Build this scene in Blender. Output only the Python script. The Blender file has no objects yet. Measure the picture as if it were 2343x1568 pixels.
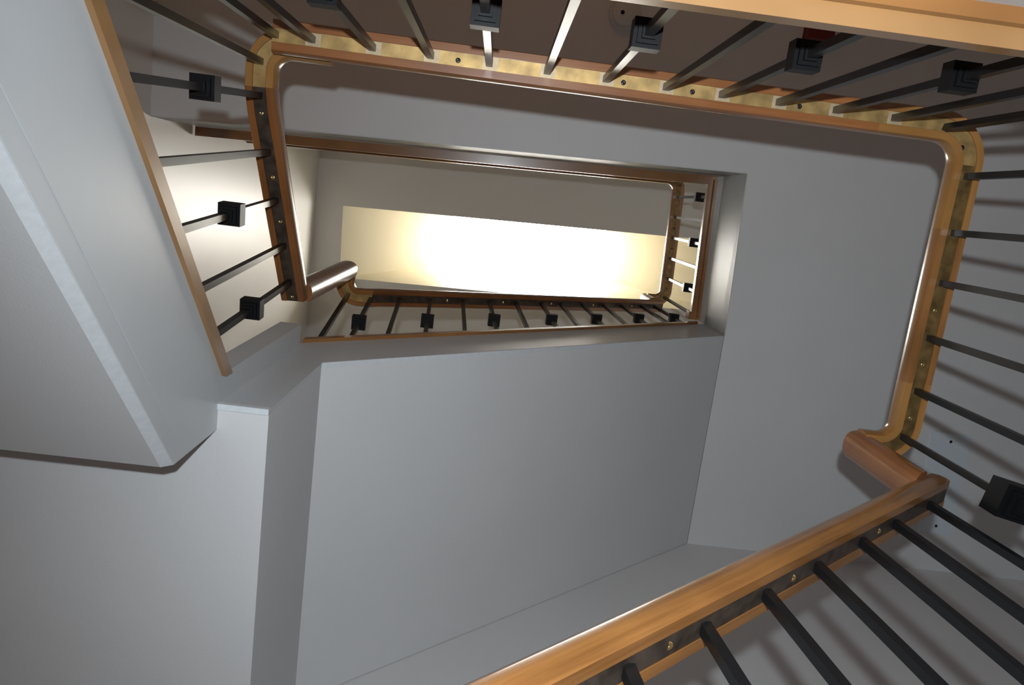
import bpy, math, random
from mathutils import Vector, Matrix
random.seed(7)
scene = bpy.context.scene
COL = scene.collection

# ------------------------------------------------------------------ camera, sky, light, exposure
F_PX, W_PX = 1740.0, 2343.0
RM = Matrix(((0.9920632, -0.1245661, -0.0171432),
             (0.1191891, 0.9750285, -0.1873858),
             (0.0400570, 0.1838553, 0.9821368)))      # world -> camera (x right, y down, z forward)
cam = bpy.data.cameras.new('camera')
cam.sensor_fit = 'HORIZONTAL'
cam.sensor_width = 36.0
cam.lens = 36.0 * F_PX / W_PX
cam.clip_start = 0.02
cam_ob = bpy.data.objects.new('camera', cam)
COL.objects.link(cam_ob)
rot = Matrix((RM[0], -RM[1], -RM[2])).transposed()
cam_ob.matrix_world = rot.to_4x4()
scene.camera = cam_ob

world = bpy.data.worlds.new('sky')
scene.world = world
world.use_nodes = True
bg = world.node_tree.nodes['Background']
bg.inputs['Color'].default_value = (1.0, 0.96, 0.88, 1)
bg.inputs['Strength'].default_value = 36.0

# the pop-up flash of the camera, just above and behind the lens
fl = bpy.data.lights.new('camera_flash', 'SPOT')
fl.energy = 103.0
fl.color = (0.86, 0.945, 1.0)
fl.spot_size = math.radians(150)
fl.spot_blend = 1.0
fl.shadow_soft_size = 0.012
fl_ob = bpy.data.objects.new('camera_flash', fl)
COL.objects.link(fl_ob)
fl_ob.matrix_world = Matrix.Translation(RM.transposed() @ Vector((0, -0.10, -0.07))) @ (rot @ Matrix.Rotation(math.radians(-24), 3, 'Y') @ Matrix.Rotation(math.radians(-3), 3, 'X')).to_4x4()

# daylight portal at the skylight
po = bpy.data.lights.new('skylight_portal', 'AREA')
po.shape = 'RECTANGLE'
po.size, po.size_y = 1.5, 0.42
po.cycles.is_portal = True
po_ob = bpy.data.objects.new('skylight_portal', po)
COL.objects.link(po_ob)
po_ob.location = (0.30, 0.43, 7.09)

# added warm fill lights, out of the frame, lifting ambient as hall lighting would
for nm, loc, en in (('hall_warm_fill', (0.3, -1.9, 2.2), 3.5), ('ground_warm_fill', (2.2, -1.2, -0.2), 10.0)):
    hl = bpy.data.lights.new(nm, 'POINT')
    hl.energy = en
    hl.color = (1.0, 0.48, 0.19)
    hl.shadow_soft_size = 0.12
    ho = bpy.data.objects.new(nm, hl)
    COL.objects.link(ho)
    ho.location = loc

vs = scene.view_settings
vs.view_transform = 'Standard'
vs.look = 'None'
vs.exposure = 0.0
vs.gamma = 1.0
vs.use_curve_mapping = False

# ------------------------------------------------------------------ materials
def mat(name, color, rough=0.5, metal=0.0, spec=0.5, noise=0.0, nscale=8.0, bump=0.0, bscale=200.0, coat=0.0):
    m = bpy.data.materials.new(name)
    m.use_nodes = True
    nt = m.node_tree
    b = nt.nodes['Principled BSDF']
    b.inputs['Base Color'].default_value = (*color, 1)
    b.inputs['Roughness'].default_value = rough
    b.inputs['Metallic'].default_value = metal
    b.inputs['Specular IOR Level'].default_value = spec
    b.inputs['Coat Weight'].default_value = coat
    b.inputs['Coat Roughness'].default_value = 0.12
    tc = nt.nodes.new('ShaderNodeTexCoord')
    if noise > 0:
        n = nt.nodes.new('ShaderNodeTexNoise')
        n.inputs['Scale'].default_value = nscale
        n.inputs['Detail'].default_value = 5
        nt.links.new(tc.outputs['Object'], n.inputs['Vector'])
        r = nt.nodes.new('ShaderNodeValToRGB')
        r.color_ramp.elements[0].position = 0.3
        r.color_ramp.elements[1].position = 0.7
        r.color_ramp.elements[0].color = (*[c * (1 - noise) for c in color], 1)
        r.color_ramp.elements[1].color = (*[min(1, c * (1 + noise)) for c in color], 1)
        nt.links.new(n.outputs['Fac'], r.inputs['Fac'])
        nt.links.new(r.outputs['Color'], b.inputs['Base Color'])
    if bump > 0:
        n = nt.nodes.new('ShaderNodeTexNoise')
        n.inputs['Scale'].default_value = bscale
        nt.links.new(tc.outputs['Object'], n.inputs['Vector'])
        bp = nt.nodes.new('ShaderNodeBump')
        bp.inputs['Strength'].default_value = bump
        bp.inputs['Distance'].default_value = 0.002
        nt.links.new(n.outputs['Fac'], bp.inputs['Height'])
        nt.links.new(bp.outputs['Normal'], b.inputs['Normal'])
    return m

def wood(name, dark, light, rough=0.3, coat=0.5, use_uv=True, scale=(2.5, 90, 90)):
    m = bpy.data.materials.new(name)
    m.use_nodes = True
    nt = m.node_tree
    b = nt.nodes['Principled BSDF']
    b.inputs['Roughness'].default_value = rough
    b.inputs['Coat Weight'].default_value = coat
    b.inputs['Coat Roughness'].default_value = 0.12
    tc = nt.nodes.new('ShaderNodeTexCoord')
    mp = nt.nodes.new('ShaderNodeMapping')
    mp.inputs['Scale'].default_value = scale
    nt.links.new(tc.outputs['UV' if use_uv else 'Object'], mp.inputs['Vector'])
    n = nt.nodes.new('ShaderNodeTexNoise')
    n.inputs['Scale'].default_value = 1.0
    n.inputs['Detail'].default_value = 6
    n.inputs['Roughness'].default_value = 0.65
    n.inputs['Distortion'].default_value = 0.6
    nt.links.new(mp.outputs['Vector'], n.inputs['Vector'])
    n2 = nt.nodes.new('ShaderNodeTexNoise')
    n2.inputs['Scale'].default_value = 5.0
    n2.inputs['Detail'].default_value = 3
    nt.links.new(tc.outputs['Object'], n2.inputs['Vector'])
    mx = nt.nodes.new('ShaderNodeMath')
    mx.operation = 'MULTIPLY_ADD'
    mx.inputs[1].default_value = 0.45
    nt.links.new(n2.outputs['Fac'], mx.inputs[0])
    ml = nt.nodes.new('ShaderNodeMath')
    ml.operation = 'MULTIPLY'
    ml.inputs[1].default_value = 0.6
    nt.links.new(n.outputs['Fac'], ml.inputs[0])
    nt.links.new(ml.outputs[0], mx.inputs[2])
    r = nt.nodes.new('ShaderNodeValToRGB')
    r.color_ramp.elements[0].position = 0.36
    r.color_ramp.elements[1].position = 0.66
    r.color_ramp.elements[0].color = (*dark, 1)
    r.color_ramp.elements[1].color = (*light, 1)
    nt.links.new(mx.outputs[0], r.inputs['Fac'])
    nt.links.new(r.outputs['Color'], b.inputs['Base Color'])
    return m

M = {}
M['paint'] = mat('white_wall_paint', (0.70, 0.70, 0.705), 0.5, spec=0.4, noise=0.02, nscale=3, bump=0.12, bscale=260)
M['gloss'] = mat('white_semi_gloss_paint', (0.58, 0.60, 0.615), 0.36, spec=0.5, noise=0.03, nscale=6, bump=0.10, bscale=60)
M['wallgloss'] = mat('cream_semi_gloss_paint', (0.74, 0.725, 0.70), 0.40, spec=0.38, noise=0.02, nscale=3, bump=0.08, bscale=120)
M['bead'] = mat('white_bead_paint', (0.67, 0.70, 0.725), 0.6, noise=0.05, nscale=90)
M['ceil'] = mat('top_ceiling_paint', (0.74, 0.71, 0.67), 0.6, spec=0.3, bump=0.08, bscale=260)
M['shaft'] = mat('cream_shaft_paint', (0.56, 0.51, 0.38), 0.55, spec=0.3)
M['oak'] = wood('oak_varnish', (0.17, 0.068, 0.018), (0.36, 0.16, 0.048))
M['oak_red'] = wood('oak_varnish_red', (0.23, 0.078, 0.024), (0.38, 0.15, 0.048))
M['oak_pale'] = wood('oak_varnish_pale', (0.26, 0.115, 0.028), (0.42, 0.205, 0.06))
M['oak_dark'] = wood('oak_varnish_dark', (0.155, 0.056, 0.017), (0.29, 0.112, 0.034))
M['cap'] = wood('oak_cap_varnish', (0.25, 0.125, 0.045), (0.4, 0.215, 0.085))
M['floor'] = wood('oak_floorboard', (0.30, 0.15, 0.06), (0.46, 0.25, 0.11), 0.4, 0.2, False, (3, 30, 3))
M['black'] = mat('black_enamel', (0.009, 0.009, 0.010), 0.32, spec=0.28)
M['knuckle'] = mat('black_cast_enamel', (0.005, 0.005, 0.006), 0.5, spec=0.18)
M['bronze'] = mat('tarnished_bronze', (0.20, 0.125, 0.045), 0.45, metal=0.55, noise=0.45, nscale=35)
M['brass'] = mat('tarnished_brass', (0.46, 0.30, 0.115), 0.42, metal=0.5, noise=0.35, nscale=30)
M['steel'] = mat('dark_steel', (0.075, 0.055, 0.042), 0.45, metal=0.4, noise=0.5, nscale=35)
M['plate'] = mat('pale_plate', (0.55, 0.42, 0.27), 0.45, metal=0.3, noise=0.15, nscale=60)
M['screw_brass'] = mat('brass_screw', (0.62, 0.45, 0.20), 0.25, metal=0.9)
M['screw_dark'] = mat('dark_screw', (0.06, 0.05, 0.05), 0.3, metal=0.8)
M['red'] = mat('red_plastic', (0.14, 0.012, 0.010), 0.4)
M['plastic'] = mat('white_plastic', (0.66, 0.65, 0.62), 0.45)
M['bluewhite'] = mat('pale_blue_metal', (0.66, 0.73, 0.79), 0.4)
M['frame'] = mat('white_frame', (0.75, 0.74, 0.70), 0.4)
g = bpy.data.materials.new('clear_glazing')
g.use_nodes = True
nt = g.node_tree
nt.nodes.remove(nt.nodes['Principled BSDF'])
tr = nt.nodes.new('ShaderNodeBsdfTransparent')
gl = nt.nodes.new('ShaderNodeBsdfGlossy')
gl.inputs['Roughness'].default_value = 0.05
mi = nt.nodes.new('ShaderNodeMixShader')
mi.inputs[0].default_value = 0.06
nt.links.new(tr.outputs[0], mi.inputs[1])
nt.links.new(gl.outputs[0], mi.inputs[2])
nt.links.new(mi.outputs[0], nt.nodes['Material Output'].inputs['Surface'])
M['glass'] = g

# ------------------------------------------------------------------ helpers
def V(*a):
    return Vector(a)

def link(name, me, parent=None, loc=None):
    o = bpy.data.objects.new(name, me)
    COL.objects.link(o)
    if parent is not None:
        o.parent = parent
    if loc is not None:
        o.location = loc
    return o

def mesh(name, verts, faces, m, smooth=0, uvs=None):
    me = bpy.data.meshes.new(name)
    me.from_pydata([tuple(v) for v in verts], [], faces)
    me.materials.append(M[m])
    if uvs:
        l = me.uv_layers.new(name='UVMap')
        for p in me.polygons:
            for li, vi in zip(p.loop_indices, p.vertices):
                l.data[li].uv = uvs[vi]
    me.validate()
    import bmesh
    bm = bmesh.new()
    bm.from_mesh(me)
    bmesh.ops.recalc_face_normals(bm, faces=bm.faces)
    bm.to_mesh(me)
    bm.free()
    if smooth:
        me.polygons.foreach_set('use_smooth', [True] * len(me.polygons))
        me.set_sharp_from_angle(angle=math.radians(smooth))
    return me

class MB:
    def __init__(self):
        self.v, self.f = [], []
    def box(self, x0, x1, y0, y1, z0, z1):
        n = len(self.v)
        self.v += [V(x, y, z) for z in (z0, z1) for y in (y0, y1) for x in (x0, x1)]
        self.f += [tuple(n + i for i in q) for q in ((0, 1, 3, 2), (4, 5, 7, 6), (0, 1, 5, 4), (2, 3, 7, 6), (0, 2, 6, 4), (1, 3, 7, 5))]
        return self
    def hexa(self, bottom, top):
        n = len(self.v)
        self.v += [Vector(p) for p in bottom] + [Vector(p) for p in top]
        self.f += [(n, n + 1, n + 2, n + 3), (n + 4, n + 5, n + 6, n + 7)] + [(n + i, n + (i + 1) % 4, n + 4 + (i + 1) % 4, n + 4 + i) for i in range(4)]
        return self
    def prism(self, poly, fn, a, b):
        """poly of 2D points, fn(u, v, t) -> 3D, extruded from t=a to t=b"""
        n, k = len(self.v), len(poly)
        for t in (a, b):
            self.v += [V(*fn(u, v, t)) for u, v in poly]
        self.f.append(tuple(n + i for i in range(k)))
        self.f.append(tuple(n + k + i for i in range(k)))
        self.f += [(n + i, n + (i + 1) % k, n + k + (i + 1) % k, n + k + i) for i in range(k)]
        return self
    def lathe(self, prof, c, seg=24, axis=1.0):
        n, k = len(self.v), len(prof)
        for r, z in prof:
            for i in range(seg):
                a = 2 * math.pi * i / seg
                self.v.append(V(c[0] + r * math.cos(a), c[1] + r * math.sin(a), c[2] + z * axis))
        for j in range(k - 1):
            for i in range(seg):
                self.f.append((n + j * seg + i, n + j * seg + (i + 1) % seg, n + (j + 1) * seg + (i + 1) % seg, n + (j + 1) * seg + i))
        self.f.append(tuple(n + i for i in range(seg)))
        self.f.append(tuple(n + (k - 1) * seg + i for i in range(seg)))
        return self
    def build(self, name, m, parent=None, smooth=0):
        off = parent.location if parent is not None else V(0, 0, 0)
        me = mesh(name, [v - off for v in self.v], self.f, m, smooth)
        return link(name, me, parent)

def struct(o, label=None):
    o['kind'] = 'structure'
    if label:
        o['label'] = label
    return o

def thing(name, loc, label, cat, group=None):
    o = link(name, None, None, V(*loc))
    o.empty_display_size = 0.1
    o['label'] = label
    o['category'] = cat
    if group:
        o['group'] = group
    return o

def fillet(pts, r, seg=10):
    """round the plan corners of a 3D polyline; r per interior point"""
    out = [Vector(pts[0])]
    for i in range(1, len(pts) - 1):
        a, b, c = Vector(pts[i - 1]), Vector(pts[i]), Vector(pts[i + 1])
        rr = r[i - 1]
        if rr <= 0:
            out.append(b)
            continue
        d1, d2 = (a - b).normalized(), (c - b).normalized()
        ang = d1.angle(d2)
        t = rr / math.tan(ang / 2)
        p1, p2 = b + d1 * t, b + d2 * t
        for k in range(seg + 1):
            s = k / seg
            # rational quadratic = circular arc
            w = math.sin(ang / 2)
            den = (1 - s) ** 2 + 2 * w * s * (1 - s) + s * s
            out.append((p1 * (1 - s) ** 2 + b * (2 * w * s * (1 - s)) + p2 * s * s) / den)
    out.append(Vector(pts[-1]))
    return out

def sweep(name, path, prof, m, parent, smooth=40, lat=None):
    off = parent.location
    n, k = len(path), len(prof)
    verts, uvs, faces = [], [], []
    s = 0.0
    per = [0.0]
    for i in range(1, k):
        per.append(per[-1] + math.dist(prof[i], prof[i - 1]))
    for i, p in enumerate(path):
        t1 = (path[i] - path[i - 1]).normalized() if i > 0 else None
        t2 = (path[i + 1] - path[i]).normalized() if i < n - 1 else None
        t = ((t1 or t2) + (t2 or t1)).normalized()
        if i > 0:
            s += (path[i] - path[i - 1]).length
        la = lat.copy() if lat is not None else t.cross(V(0, 0, 1))
        la.normalize()
        up = la.cross(t).normalized()
        # mitre widening
        mw = 1.0
        if t1 and t2:
            mw = 1 / max(0.5, math.cos(t1.angle(t2) / 2))
        for (a, b), pr in zip(prof, per):
            verts.append(p + la * a * mw + up * b - off)
            uvs.append((s, pr))
    for i in range(n - 1):
        for j in range(k):
            faces.append((i * k + j, i * k + (j + 1) % k, (i + 1) * k + (j + 1) % k, (i + 1) * k + j))
    faces.append(tuple(range(k)))
    faces.append(tuple((n - 1) * k + j for j in range(k)))
    return link(name, mesh(name, verts, faces, m, smooth, uvs), parent)

RAIL = [(-.0330, .007), (-.0300, 0), (-.0146, 0), (-.0146, .0035), (.0146, .0035), (.0146, 0), (.0300, 0), (.0330, .007),
        (.0350, .022), (.0335, .036), (.026, .046), (.012, .0515), (-.012, .0515), (-.026, .046), (-.0335, .036), (-.0350, .022)]
STRIP = [(-.0138, .0012), (.0138, .0012), (.0138, .0040), (-.0138, .0040)]
def lerp(a, b, t):
    return a + (b - a) * t

# ------------------------------------------------------------------ levels and plan
F = 2.663                       # floor to floor
Z1, Z2 = 1.6945, 4.3575         # underside of the level handrails
ZT2 = 3.598
ZT1 = ZT2 - F                   # underside of the level caps
ZC = 3.174                      # soffit of the upper floor
ZF2 = 3.498
ZF1 = ZF2 - F
ZG = ZF1 - F
ZTOP = 6.09                     # ceiling of the top floor
XW, YW = -1.417, 1.411          # left and front wall faces
XE, YE = 2.80, -2.40            # right and back wall faces
YF, XL = 0.458, -0.49           # fascia planes of the flights
def ytop(x):                    # upper opening, edge by the back hall (slightly out of square)
    return -0.221 - 0.0325 * (x - 1.0)
def xright(y):
    return 0.998 + 0.040 * (y + 0.221)

# ------------------------------------------------------------------ room shell
struct(MB().box(XW - .15, XW, YE - .15, YW + .15, ZG - .2, ZTOP + .2).build('wall_left', 'wallgloss'))
struct(MB().box(XW, XE, YW, YW + .15, ZG - .2, ZTOP + .2).build('wall_front', 'paint'))
struct(MB().box(XW, XE, YE - .15, YE, ZG - .2, ZTOP + .2).build('wall_back', 'paint'))
struct(MB().box(XE, XE + .15, YE - .15, YW + .15, ZG - .2, ZTOP + .2).build('wall_right', 'paint'))
struct(MB().box(XW, XE, YE, YW, ZG - .2, ZG).build('floor', 'floor'))

# skylight hole corners in the ceiling
HT = [V(-1.205, .216, ZTOP), V(2.05, .112, ZTOP), V(2.05, .69, ZTOP), V(-1.185, .782, ZTOP)]
PZ = 7.05
HP = [V(-.40, .215, PZ), V(1.02, .170, PZ), V(1.02, .62, PZ), V(-.40, .66, PZ)]
mb = MB()
oc = [V(XW, YE, ZTOP), V(XE, YE, ZTOP), V(XE, YW, ZTOP), V(XW, YW, ZTOP)]
up = V(0, 0, .2)
for i in range(4):
    j = (i + 1) % 4
    mb.hexa([oc[i], oc[j], HT[j], HT[i]], [oc[i] + up, oc[j] + up, HT[j] + up, HT[i] + up])
struct(mb.build('ceiling', 'ceil'))

sk = link('window_1', None, None, V(.4, .45, ZTOP))
struct(sk, 'long skylight with a flared cream shaft in the top ceiling')
mb = MB()
def grow(p, d):
    c = V(.3, .44, p.z)
    q = (p - c)
    return p + V(math.copysign(d, q.x), math.copysign(d, q.y), 0)
for i in range(4):
    j = (i + 1) % 4
    u3 = V(0, 0, .04)
    mb.hexa([HT[i], HT[j], HP[j], HP[i]], [grow(HT[i], .06) + u3, grow(HT[j], .06) + u3, grow(HP[j], .06) + u3, grow(HP[i], .06) + u3])
mb.build('shaft', 'shaft', sk)
mb = MB()
for a, b in ((HP[0], HP[1]), (HP[1], HP[2]), (HP[2], HP[3]), (HP[3], HP[0])):
    ia, ib = grow(a, .05), grow(b, .05)
    mb.hexa([a, b, ib, ia], [a + V(0, 0, .03), b + V(0, 0, .03), ib + V(0, 0, .03), ia + V(0, 0, .03)])
mb.build('sash', 'frame', sk)
MB().hexa([p + V(0, 0, .012) for p in HP], [p + V(0, 0, .018) for p in HP]).build('pane', 'glass', sk)

# floor slabs with the stair opening
xr0, xr1 = xright(-.221), xright(YF)
mb = MB()
a, b = V(XW, ytop(XW), 0), V(xr0, -.221, 0)
z = lambda p, q: V(p.x, p.y, q)
mb.hexa([V(XW, YE, ZC), V(xr0, YE, ZC), z(b, ZC), z(a, ZC)], [V(XW, YE, ZF2), V(xr0, YE, ZF2), z(b, ZF2), z(a, ZF2)])
for q in ([(xr0, YE), (XE, YE), (XE, -.221), (xr0, -.221)], [(xr0, -.221), (XE, -.221), (XE, YF), (xr1, YF)], [(xr1, YF), (XE, YF), (XE, YW), (xr1, YW)]):
    mb.hexa([V(*p, ZC) for p in q], [V(*p, ZF2) for p in q])
slab2 = struct(mb.build('floor_slab', 'paint'), 'white plastered floor slab around the upper stair opening')
ck = MB()
ck.hexa([z(b, ZC - .001), V(xr1, YF, ZC - .001), V(xr1 + .004, YF, ZC - .001), z(b, ZC - .001) + V(.004, 0, 0)],
        [z(b, ZT2), V(xr1, YF, ZT2), V(xr1 + .10, YF, ZT2), z(b, ZT2) + V(.10, 0, 0)])
ck.hexa([z(a, ZC - .001), z(b, ZC - .001), z(b, ZC - .001) + V(0, -.004, 0), z(a, ZC - .001) + V(0, -.004, 0)],
        [z(a, ZT2), z(b, ZT2), z(b, ZT2) + V(0, -.10, 0), z(a, ZT2) + V(0, -.10, 0)])
ck.build('fascia', 'gloss', slab2)
mb = MB()
y1f = -.290
mb.box(XW, 1.02, YE, y1f, ZC - F, ZF1)
mb.box(1.02, XE, YE, YW, ZC - F, ZF1)
slab1 = struct(mb.build('floor_slab', 'paint'), 'white plastered floor slab around the nearer stair opening')
MB().box(-.49, 1.02, y1f - .10, y1f + .002, ZC - F, ZT1).box(1.018, 1.12, y1f, YF, ZC - F, ZT1).build('fascia', 'gloss', slab1)

# ------------------------------------------------------------------ oak caps under the balusters
def cap_poly(name, quads, label=None):
    mb = MB()
    for bot, th in quads:
        mb.hexa(bot, [p + V(0, 0, th) for p in bot])
    return struct(mb.build(name, 'cap'), label)
inR = lambda y: xright(y) - .040
inT = lambda x: ytop(x) + .040
TH = .030
c_in = V(inR(-.18), inT(.96), ZT2)
t = cap_poly('trim_1', [([V(inR(-.18), inT(.96), ZT2), V(inR(.44), .445, ZT2), V(xr1 + .10, .445, ZT2), V(xr0 + .10, -.32, ZT2)], TH)])
cap_poly('trim_2', [([V(XW + .012, inT(XW), ZT2), c_in, V(xr0 + .10, -.32, ZT2), V(XW + .012, ytop(XW) - .10, ZT2)], TH)])
t.data.materials[0] = M['oak']
bpy.data.objects['trim_2'].data.materials[0] = M['oak']
# thin cove mouldings below the overhang
mb = MB().hexa([V(xr0 - .012, -.205, ZT2 - .012), V(xr1 - .012, .445, ZT2 - .012), V(xr1 + .01, .445, ZT2 - .012), V(xr0 + .01, -.205, ZT2 - .012)],
               [V(xr0 - .018, -.205, ZT2 + .001), V(xr1 - .018, .445, ZT2 + .001), V(xr1 + .01, .445, ZT2 + .001), V(xr0 + .01, -.205, ZT2 + .001)])
mb.build('moulding', 'oak', bpy.data.objects['trim_1'])
MB().box(.972, 1.034, .418, .456, ZT2 - .004, ZT2 + .052).build('corner_block', 'oak', bpy.data.objects['trim_1'])
# nearer floor
yi1 = -.246
t = cap_poly('trim_3', [([V(-.475, yi1, ZT1), V(.975, yi1, ZT1), V(1.12, -.39, ZT1), V(-.475, -.39, ZT1)], TH)])
MB().box(-.475, .99, y1f, y1f + .020, ZT1 - .016, ZT1 + .001).build('moulding', 'oak', t)
cap_poly('trim_4', [([V(.975, yi1, ZT1), V(.975, .44, ZT1), V(1.12, .44, ZT1), V(1.12, -.39, ZT1)], TH)])

# sloping caps
def lz_left(y):  return .921 + .927 * (y + .158)
def lz_long(x):  return 2.065 + .947 * (x + .49)
def lb_left(y):  return .831 + .903 * (y - .084)
def lb_long(x):  return 1.859 + .9325 * (x + .386)
mb = MB().hexa([V(XL + .009, -.246, lz_left(-.246)), V(XL + .009, .402, lz_left(.402)), V(XL - .10, .402, lz_left(.402)), V(XL - .10, -.246, lz_left(-.246))],
               [V(XL + .009, -.246, lz_left(-.246) + .036), V(XL + .009, .402, lz_left(.402) + .036), V(XL - .10, .402, lz_left(.402) + .036), V(XL - .10, -.246, lz_left(-.246) + .036)])
struct(mb.build('trim_5', 'cap'))
def longcap(name, dz):
    x0, x1, y0, y1 = XL + .002, .985, YF - .010, YF + .10
    lz = lambda x: lz_long(x) + dz
    mb = MB().hexa([V(x0, y0, lz(x0)), V(x1, y0, lz(x1)), V(x1, y1, lz(x1)), V(x0, y1, lz(x0))],
                   [V(x0, y0, lz(x0) + .034), V(x1, y0, lz(x1) + .034), V(x1, y1, lz(x1) + .034), V(x0, y1, lz(x0) + .034)])
    return struct(mb.build(name, 'oak'))
longcap('trim_6', 0)
FL = F + .08                    # the nearer long flight sits a little lower
longcap('trim_7', -FL)

# ------------------------------------------------------------------ stair flights
XZ = lambda u, v, t: (u, t, v)
YZ = lambda u, v, t: (t, u, v)
def steps(parent, axis, s0, s1, z0, n, rise, w0, w1):
    run = (s1 - s0) / n
    for i in range(n):
        a, b, zt = s0 + i * run, s0 + (i + 1) * run, z0 + (i + 1) * rise
        if axis == 'x':
            MB().box(a - .02, b, w0, w1, zt - .03, zt).build('tread', 'floor', parent)
            MB().box(a, a + .02, w0, w1, zt - rise, zt - .03).build('riser', 'paint', parent)
        else:
            MB().box(w0, w1, a - .02, b, zt - .03, zt).build('tread', 'floor', parent)
            MB().box(w0, w1, a, a + .02, zt - rise, zt - .03).build('riser', 'paint', parent)

def long_flight(dz, label):
    YN, XN = YW - .002, XW + .002
    st = thing('stair_flight', (-.4, .9, 1.43 + dz), label, 'stairs', 'long stair flights along the front wall')
    zo = lambda pts: [(x, q + dz) for x, q in pts]
    x_in = XL
    MB().prism(zo([(x_in, 1.43), (-.392, 1.43), (-.388, lb_long(-.388)), (1.022, lb_long(1.022)), (1.022, 3.495), (x_in, lz_long(x_in))]), XZ, YF, YF + .010) \
        .prism(zo([(x_in, 1.60), (-.44, 1.60), (-.40, lb_long(-.388) + .06), (1.022, lb_long(1.022) + .10), (1.022, 3.495), (x_in, lz_long(x_in))]), XZ, YF + .010, YF + .10).build('stringer', 'gloss', st)
    MB().prism(zo([(-.392, 1.43), (-.388, lb_long(-.388)), (1.022, lb_long(1.022)), (1.022, lb_long(1.022) + .12), (-.30, lb_long(-.30) + .12), (-.44, 1.80), (x_in, 1.70), (x_in, 1.43)]), XZ, YF + .010, YN).build('soffit', 'paint', st)
    # painted bead along the lower arris
    q = lambda x, d: lb_long(x) + d + dz
    MB().hexa([V(-.386, YF - .0025, q(-.386, -.003)), V(1.02, YF - .0025, q(1.02, -.003)), V(1.02, YF + .010, q(1.02, -.004)), V(-.386, YF + .010, q(-.386, -.004))],
              [V(-.386, YF - .0025, q(-.386, .008)), V(1.02, YF - .0025, q(1.02, .008)), V(1.02, YF + .004, q(1.02, .010)), V(-.386, YF + .004, q(-.386, .010))]).build('corner_bead', 'bead', st)
    steps(st, 'x', -.40, 1.03, 1.93 + dz, 8, .19, YF + .101, YN)
    return st
long_flight(0, 'white plastered flight whose sloping underside fills the middle of the view')
long_flight(-FL, 'nearer flight at the lower right edge under the close oak handrail')

st = thing('stair_flight', (-.95, 0, ZF1), 'short white flight at the left whose underside slopes up to the corner landing', 'stairs')
MB().prism([(-.292, .511), (-.27, lb_left(-.27) + .016), (.508, lb_left(.508) + .016), (.508, 1.432), (.458, 1.432), (.458, 2.042), (.401, 2.042), (.401, lz_left(.401)), (-.292, lz_left(-.292))], YZ, XL, XL - .055).build('stringer', 'gloss', st)
MB().prism([(-.292, .511), (-.27, lb_left(-.27)), (.508, lb_left(.508)), (.508, lb_left(.508) + .2), (-.292, .75)], YZ, XL - .015, XW + .002).build('soffit', 'paint', st)
q = lambda y, d: lb_left(y) + d
MB().hexa([V(XL + .0004, -.27, q(-.27, .017)), V(XL + .0004, .508, q(.508, .017)), V(XL - .015, .508, q(.508, -.0004)), V(XL - .015, -.27, q(-.27, -.0004))],
          [V(XL - .004, -.27, q(-.27, .017)), V(XL - .004, .508, q(.508, .017)), V(XL - .018, .508, q(.508, .003)), V(XL - .018, -.27, q(-.27, .003))]).build('corner_bead', 'bead', st)
# skirt board laid over the upper part of the fascia
MB().hexa([V(XL, -.27, q(-.27, .062)), V(XL, .455, q(.455, .062)), V(XL + .0007, .455, q(.455, .062)), V(XL + .0007, -.27, q(-.27, .062))],
          [V(XL, -.27, lz_left(-.27)), V(XL, .395, lz_left(.395)), V(XL + .0007, .395, lz_left(.395)), V(XL + .0007, -.27, lz_left(-.27))]).build('skirt_board', 'gloss', st)
steps(st, 'y', -.25, .46, .82, 4, .15, XW + .002, XL - .101)
ld = thing('stair_landing', (-.9, .95, 1.43), 'white corner landing seen from below at the lower left', 'landing')
MB().box(XW + .002, XL, .5080, YW - .002, 1.43, 1.50).build('soffit', 'paint', ld)
MB().box(XW + .002, XL, .5080, YW - .002, 1.50, 1.60).build('platform', 'floor', ld)
MB().box(XL, -.392, YF - .003, YF + .009, 1.426, 1.440).build('corner_bead', 'bead', ld)

# ------------------------------------------------------------------ balustrades
BAR = .0138
def bar_mesh(L):
    h = BAR / 2
    mb = MB().box(-h, h, -h, h, 0, L)
    return mesh('baluster', mb.v, mb.f, 'black')
_cache = {}
def knuckle_mesh(k=1.0):
    if ('k', k) not in _cache:
        mb = MB()
        for r, z0, z1 in ((.0105, -.030, .030), (.0165, -.023, .023), (.0225, -.016, .016)):
            r *= k
            mb.box(-r, r, -r, r, z0 * k, z1 * k)
        _cache[('k', k)] = mesh('knuckle', mb.v, mb.f, 'knuckle')
    return _cache[('k', k)]
def baluster(parent, top, bot, rz=0.0, knuckle=None, ks=1.0, plate=None):
    d = top - bot
    L = round(d.length, 3)
    if ('b', L) not in _cache:
        _cache[('b', L)] = bar_mesh(L)
    o = link('baluster', _cache[('b', L)], parent)
    q = V(0, 0, 1).rotation_difference(d.normalized())
    o.rotation_mode = 'QUATERNION'
    o.rotation_quaternion = q @ Matrix.Rotation(rz, 3, 'Z').to_quaternion()
    o.location = bot - parent.location
    if knuckle:
        link('knuckle', knuckle_mesh(ks), o, V(0, 0, L - knuckle))
    if plate:
        if 'p' not in _cache:
            mb = MB().box(-.016, .016, -.0130, .0130, -.0012, .0004)
            _cache['p'] = mesh('fixing_plate', mb.v, mb.f, 'plate')
        link('fixing_plate', _cache['p'], o, V(.002, 0, L + .0004))
    return o
def screw(strip, parent, p, m='screw_dark', n=V(0, 0, -1)):
    if ('s', m) not in _cache:
        mb = MB().lathe([(.0056, .0), (.0052, -.0006), (.0035, -.0011), (.0012, -.0009), (.0008, -.0004)], (0, 0, 0), 12)
        _cache[('s', m)] = mesh('screw', mb.v, mb.f, m, 50)
    o = link('screw', _cache[('s', m)], strip)
    o.location = p - parent.location + V(0, 0, .0012)

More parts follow.
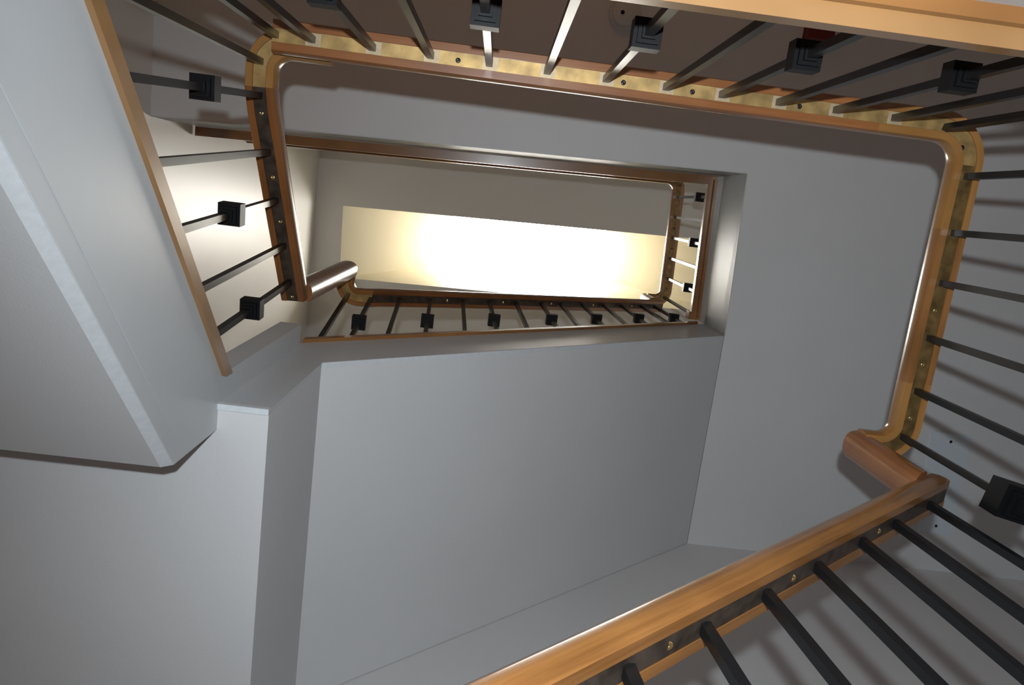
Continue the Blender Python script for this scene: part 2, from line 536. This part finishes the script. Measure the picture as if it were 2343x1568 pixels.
# --- nearer floor: back and right sides
ba = thing('balustrade', (.95, -.27, ZF1), 'oak and black iron balustrade along the top and right side of the nearer opening', 'balustrade')
XR, YT = 1.0165, -.2745
end_a = V(-.512, YT, Z1)
gx, gy = .920, .464
sweep('handrail', [end_a, V(.80, YT, Z1)], RAIL, 'oak_red', ba)
pb = fillet([V(.80, YT, Z1), V(XR, YT, Z1), V(XR, -.055, Z1)], [.078])
sweep('handrail_bend', pb, RAIL, 'oak_pale', ba)
sweep('handrail', [V(XR, -.055, Z1), V(XR, .30, Z1)], RAIL, 'oak', ba)
pe = fillet([V(XR, .30, Z1), V(XR, gy, Z1), V(gx, gy, Z1)], [.060])
sweep('handrail_bend', pe, RAIL, 'oak_pale', ba)
pfull = fillet([end_a, V(XR, YT, Z1), V(XR, gy, Z1), V(gx + .03, gy, Z1)], [.078, .060])
k_cut = min(range(len(pfull)), key=lambda i: (pfull[i] - V(XR, YT + .078, Z1)).length)
strip = sweep('metal_strip', pfull[:k_cut + 1], STRIP, 'brass', ba, 20)
strip_r = sweep('metal_strip', pfull[k_cut:], STRIP, 'bronze', ba, 20)
NECK = [(-.031, -.022), (-.035, -.012), (-.035, .010), (-.030, .021), (-.020, .028), (-.008, .031), (.008, .031), (.020, .028), (.030, .021), (.035, .010), (.035, -.012), (.031, -.022)]
def neck(parent, x, y, z0, z1, lat, m, slope=0.0):
    zs = [z0, z0 + .06, z1 - .012, z1 - .003, z1]
    o = sweep('gooseneck', [V(x, y, zz) for zz in zs], NECK, m, parent, 40, lat)
    for v in o.data.vertices:                       # raking cut where it sits on the sloping rail
        if v.co.z + parent.location.z < z0 + .03:
            v.co.z += slope * (v.co.x + parent.location.x - x)
    return o
neck(ba, gx + .004, gy + .010, 1.457, Z1 + .045, V(0, -1, 0), 'oak_red', .96)
xs = [-.505, -.428, -.301, -.178, -.053, .070, .197, .327, .449, .574, .700, .830]
for i, x in enumerate(xs):
    baluster(ba, V(x, YT, Z1 + .001), V(x, YT, ZT1 + TH), 0, .45 if (i % 2 == 0 and i > 0) else None, plate=i > 0)
baluster(ba, V(.946, YT + .006, Z1 + .001), V(.946, YT + .006, ZT1 + TH), .3, .45)
ys = [-.173, -.049, .064, .191, .317]
for i, y in enumerate(ys):
    baluster(ba, V(XR, y, Z1 + .001), V(XR, y, ZT1 + TH), 0, .45 if i % 2 else None)
baluster(ba, V(1.008, .430, Z1 + .001), V(1.008, .430, ZT1 + TH), .2, .38, 1.45)
for x in (-.12, .235, .385, .62):
    screw(strip, ba, V(x, YT + .002, Z1))
screw(strip, ba, V(.992, -.232, Z1))
for y in (.128, .255, .384):
    screw(strip_r, ba, V(XR, y, Z1), 'screw_brass')

# --- left short flight
bl = thing('balustrade', (-.53, 0, ZF1), 'short oak and black iron balustrade climbing beside the left flight', 'balustrade')
PL = [V(-.400, -.272, 1.752), V(-.5515, -.272, 1.749), V(-.548, -.17, 1.742), V(-.5455, -.12, 1.762), V(-.522, .345, 2.062)]
pl = fillet(PL[:3], [.062]) 
sweep('handrail_bend', pl, RAIL, 'oak_pale', bl)
sweep('handrail', [PL[2], PL[3], PL[4]], RAIL, 'oak_dark', bl)
s1 = sweep('metal_strip', pl, STRIP, 'brass', bl, 20)
s2 = sweep('metal_strip', [PL[2], PL[3], PL[4]], STRIP, 'steel', bl, 20)
tops = [V(-.549, -.224, 1.747), V(-.547, -.153, 1.747), V(-.540, -.036, 1.815), V(-.535, .074, 1.887), V(-.529, .188, 1.961), V(-.5245, .288, 2.025)]
for i, tp in enumerate(tops):
    sl = .0845 if i > 0 else 0.02
    zb = tp.z
    for _ in range(8):
        yb = tp.y + sl * (tp.z - zb)
        zb = max(lz_left(yb), lz_left(-.246)) + .036
    baluster(bl, tp, V(tp.x, yb, zb - .002), 0, .31 if i % 2 else None)
for p in (V(-.546, -.118, 1.764), V(-.537, .020, 1.851), V(-.532, .125, 1.921), V(-.5225, .330, 2.053)):
    screw(s2, bl, p, 'screw_brass')
neck(bl, -.512, .322, 2.085, 2.765, V(1, 0, 0), 'oak_dark')

# --- upper long flight
def lr(x): return 2.939 + .9606 * (x + .334)
def yr(x): return .43 + .0379 * (x + .42)
def long_balustrade(dz, label, wood_a, metal, lean, kd, xs, first_bend, x_end, x_start, brass):
    d = V(0, 0, dz)
    b = thing('balustrade', (x_start, .45, lr(x_start) - .7 + dz), label, 'balustrade')
    if first_bend:
        p = [V(-.520, .316, 2.778), V(-.527, .429, 2.790), V(-.425, .430, 2.838)]
        pf = fillet([q + d for q in p], [.062])
        sweep('handrail_bend', pf, RAIL, 'oak', b)
        sweep('metal_strip', pf, STRIP, 'brass', b, 20)
        straight = [p[2] + d, V(-.39, yr(-.39), lr(-.39)) + d, V(x_end, yr(x_end), lr(x_end)) + d]
    else:
        straight = [V(x_start, yr(x_start), lr(x_start)) + d, V(x_end, yr(x_end), lr(x_end)) + d]
    sweep('handrail', straight, RAIL, wood_a, b)
    s = sweep('metal_strip', straight, STRIP, metal, b, 20)
    for i, x in enumerate(xs):
        zt = lr(x) if x > -.40 else (2.838 if x > -.45 else 2.795)
        tp = V(x, yr(x) if x > -.45 else .418, zt + .001)
        zb = tp.z
        for _ in range(8):
            xb = tp.x + lean * (tp.z - zb)
            zb = lz_long(xb) + .034
        yb = lerp(tp.y, YF + .03, .8)
        baluster(b, tp + d, V(xb, yb, zb - .002) + d, 0, kd if i % 2 else None)
    for i in range(1, len(xs) - 1):
        x = (xs[i] + xs[i + 1]) / 2
        if -.38 < x < .80 and i % 2:
            screw(s, b, V(x, yr(x), lr(x) + .001) + d, 'screw_brass' if brass else 'screw_dark')
    return b
xs_up = [-.508, -.430, -.334, -.224, -.098, .014, .133, .255, .354, .472, .594, .705, .835, .925]
long_balustrade(0, 'oak and black iron balustrade rising to the right below the skylight', 'oak_dark', 'steel', .066, .37, xs_up, True, .985, -.5, True)
xs_lo = [-.20, -.09, .02, .10, .188, .297, .408, .524, .650, .764, .905]
xs_lo.reverse()
long_balustrade(-FL, 'close oak handrail on black iron bars crossing the lower right corner', 'oak', 'steel', .115, .42, xs_lo, False, .990, -.35, True)

# --- upper floor
bu = thing('balustrade', (1.0, -.2, ZF2), 'far oak balustrade around the top floor opening beside the skylight', 'balustrade')
yt2 = lambda x: -.232 - .0325 * (x - 1.0)
xr2 = lambda y: 1.006 + .036 * (y + .128)
cr = V(xr2(-.235), yt2(1.0), Z2)
ce = V(xr2(.468), .468, Z2)
sweep('handrail', [V(XW + .002, yt2(XW), Z2), V(.80, yt2(.80), Z2)], RAIL, 'oak_dark', bu)
pb = fillet([V(.80, yt2(.80), Z2), cr, V(xr2(-.05), -.05, Z2)], [.070])
sweep('handrail_bend', pb, RAIL, 'oak', bu)
sweep('handrail', [V(xr2(-.05), -.05, Z2), V(xr2(.33), .33, Z2)], RAIL, 'oak', bu)
pe = fillet([V(xr2(.33), .33, Z2), ce, V(.925, .470, Z2)], [.060])
sweep('handrail_bend', pe, RAIL, 'oak', bu)
pf = fillet([V(XW + .002, yt2(XW), Z2), cr, ce, V(.95, .470, Z2)], [.070, .060])
s = sweep('metal_strip', pf, STRIP, 'bronze', bu, 20)
neck(bu, .920, .474, 4.200, Z2 + .045, V(0, -1, 0), 'oak', .96)
for i, y in enumerate([-.128, -.014, .101, .217, .333, .446]):
    x = xr2(y) - (.006 if y > .4 else 0)
    baluster(bu, V(x, y, Z2 + .001), V(x, y, ZT2 + TH), 0, .46 if i % 2 == 0 else None)
    if i in (1, 2, 4):
        screw(s, bu, V(xr2(y + .06), y + .06, Z2))
screw(s, bu, V(xr2(-.19), -.19, Z2))
n = 19
for i in range(n):
    x = lerp(XW + .08, .93, i / (n - 1))
    baluster(bu, V(x, yt2(x), Z2 + .001), V(x, yt2(x), ZT2 + TH), 0, .46 if i % 2 else None)

# ------------------------------------------------------------------ fittings on the hall ceiling
sd = thing('smoke_detector', (.406, -.769, ZC), 'round white detector on the shaded hall ceiling', 'smoke detector')
MB().lathe([(.064, 0), (.064, -.012), (.060, -.016)], (.406, -.769, ZC), 32).build('base', 'plastic', sd, 40)
MB().lathe([(.052, -.016), (.050, -.030), (.040, -.038), (.018, -.040)], (.406, -.769, ZC), 32).build('cover', 'plastic', sd, 40)
MB().lathe([(.008, -.040), (.007, -.043)], (.392, -.762, ZC), 12).build('sensor', 'knuckle', sd)
al = thing('alarm_sounder', (1.18, -.815, ZC), 'small dark red box on the shaded hall ceiling', 'alarm')
MB().box(1.12, 1.24, -.875, -.757, ZC - .006, ZC).build('back_plate', 'red', al)
MB().hexa([V(1.128, -.868, ZC - .040), V(1.232, -.868, ZC - .040), V(1.232, -.764, ZC - .040), V(1.128, -.764, ZC - .040)],
          [V(1.122, -.873, ZC - .006), V(1.238, -.873, ZC - .006), V(1.238, -.759, ZC - .006), V(1.122, -.759, ZC - .006)]).build('cover', 'red', al)
cp = thing('cover_plate', (2.10, 1.0, ZC), 'pale blue screwed cover plate on the ceiling beyond the right bars', 'cover plate')
A, B, C_, D = V(1.995, .748, 0), V(2.185, .795, 0), V(2.205, 1.245, 0), V(2.06, 1.20, 0)
A, B, C_, D = V(2.005, .762, 0), V(2.185, .762, 0), V(2.205, 1.235, 0), V(2.045, 1.225, 0)
MB().hexa([z(p, ZC - .006) for p in (A, B, C_, D)], [z(p, ZC) for p in (A, B, C_, D)]).build('plate', 'bluewhite', cp)
for p in (V(2.10, .80, ZC - .006), V(2.125, 1.195, ZC - .006)):
    MB().lathe([(.007, 0), (.006, -.002), (.002, -.003)], p, 12).build('screw', 'screw_dark', cp)
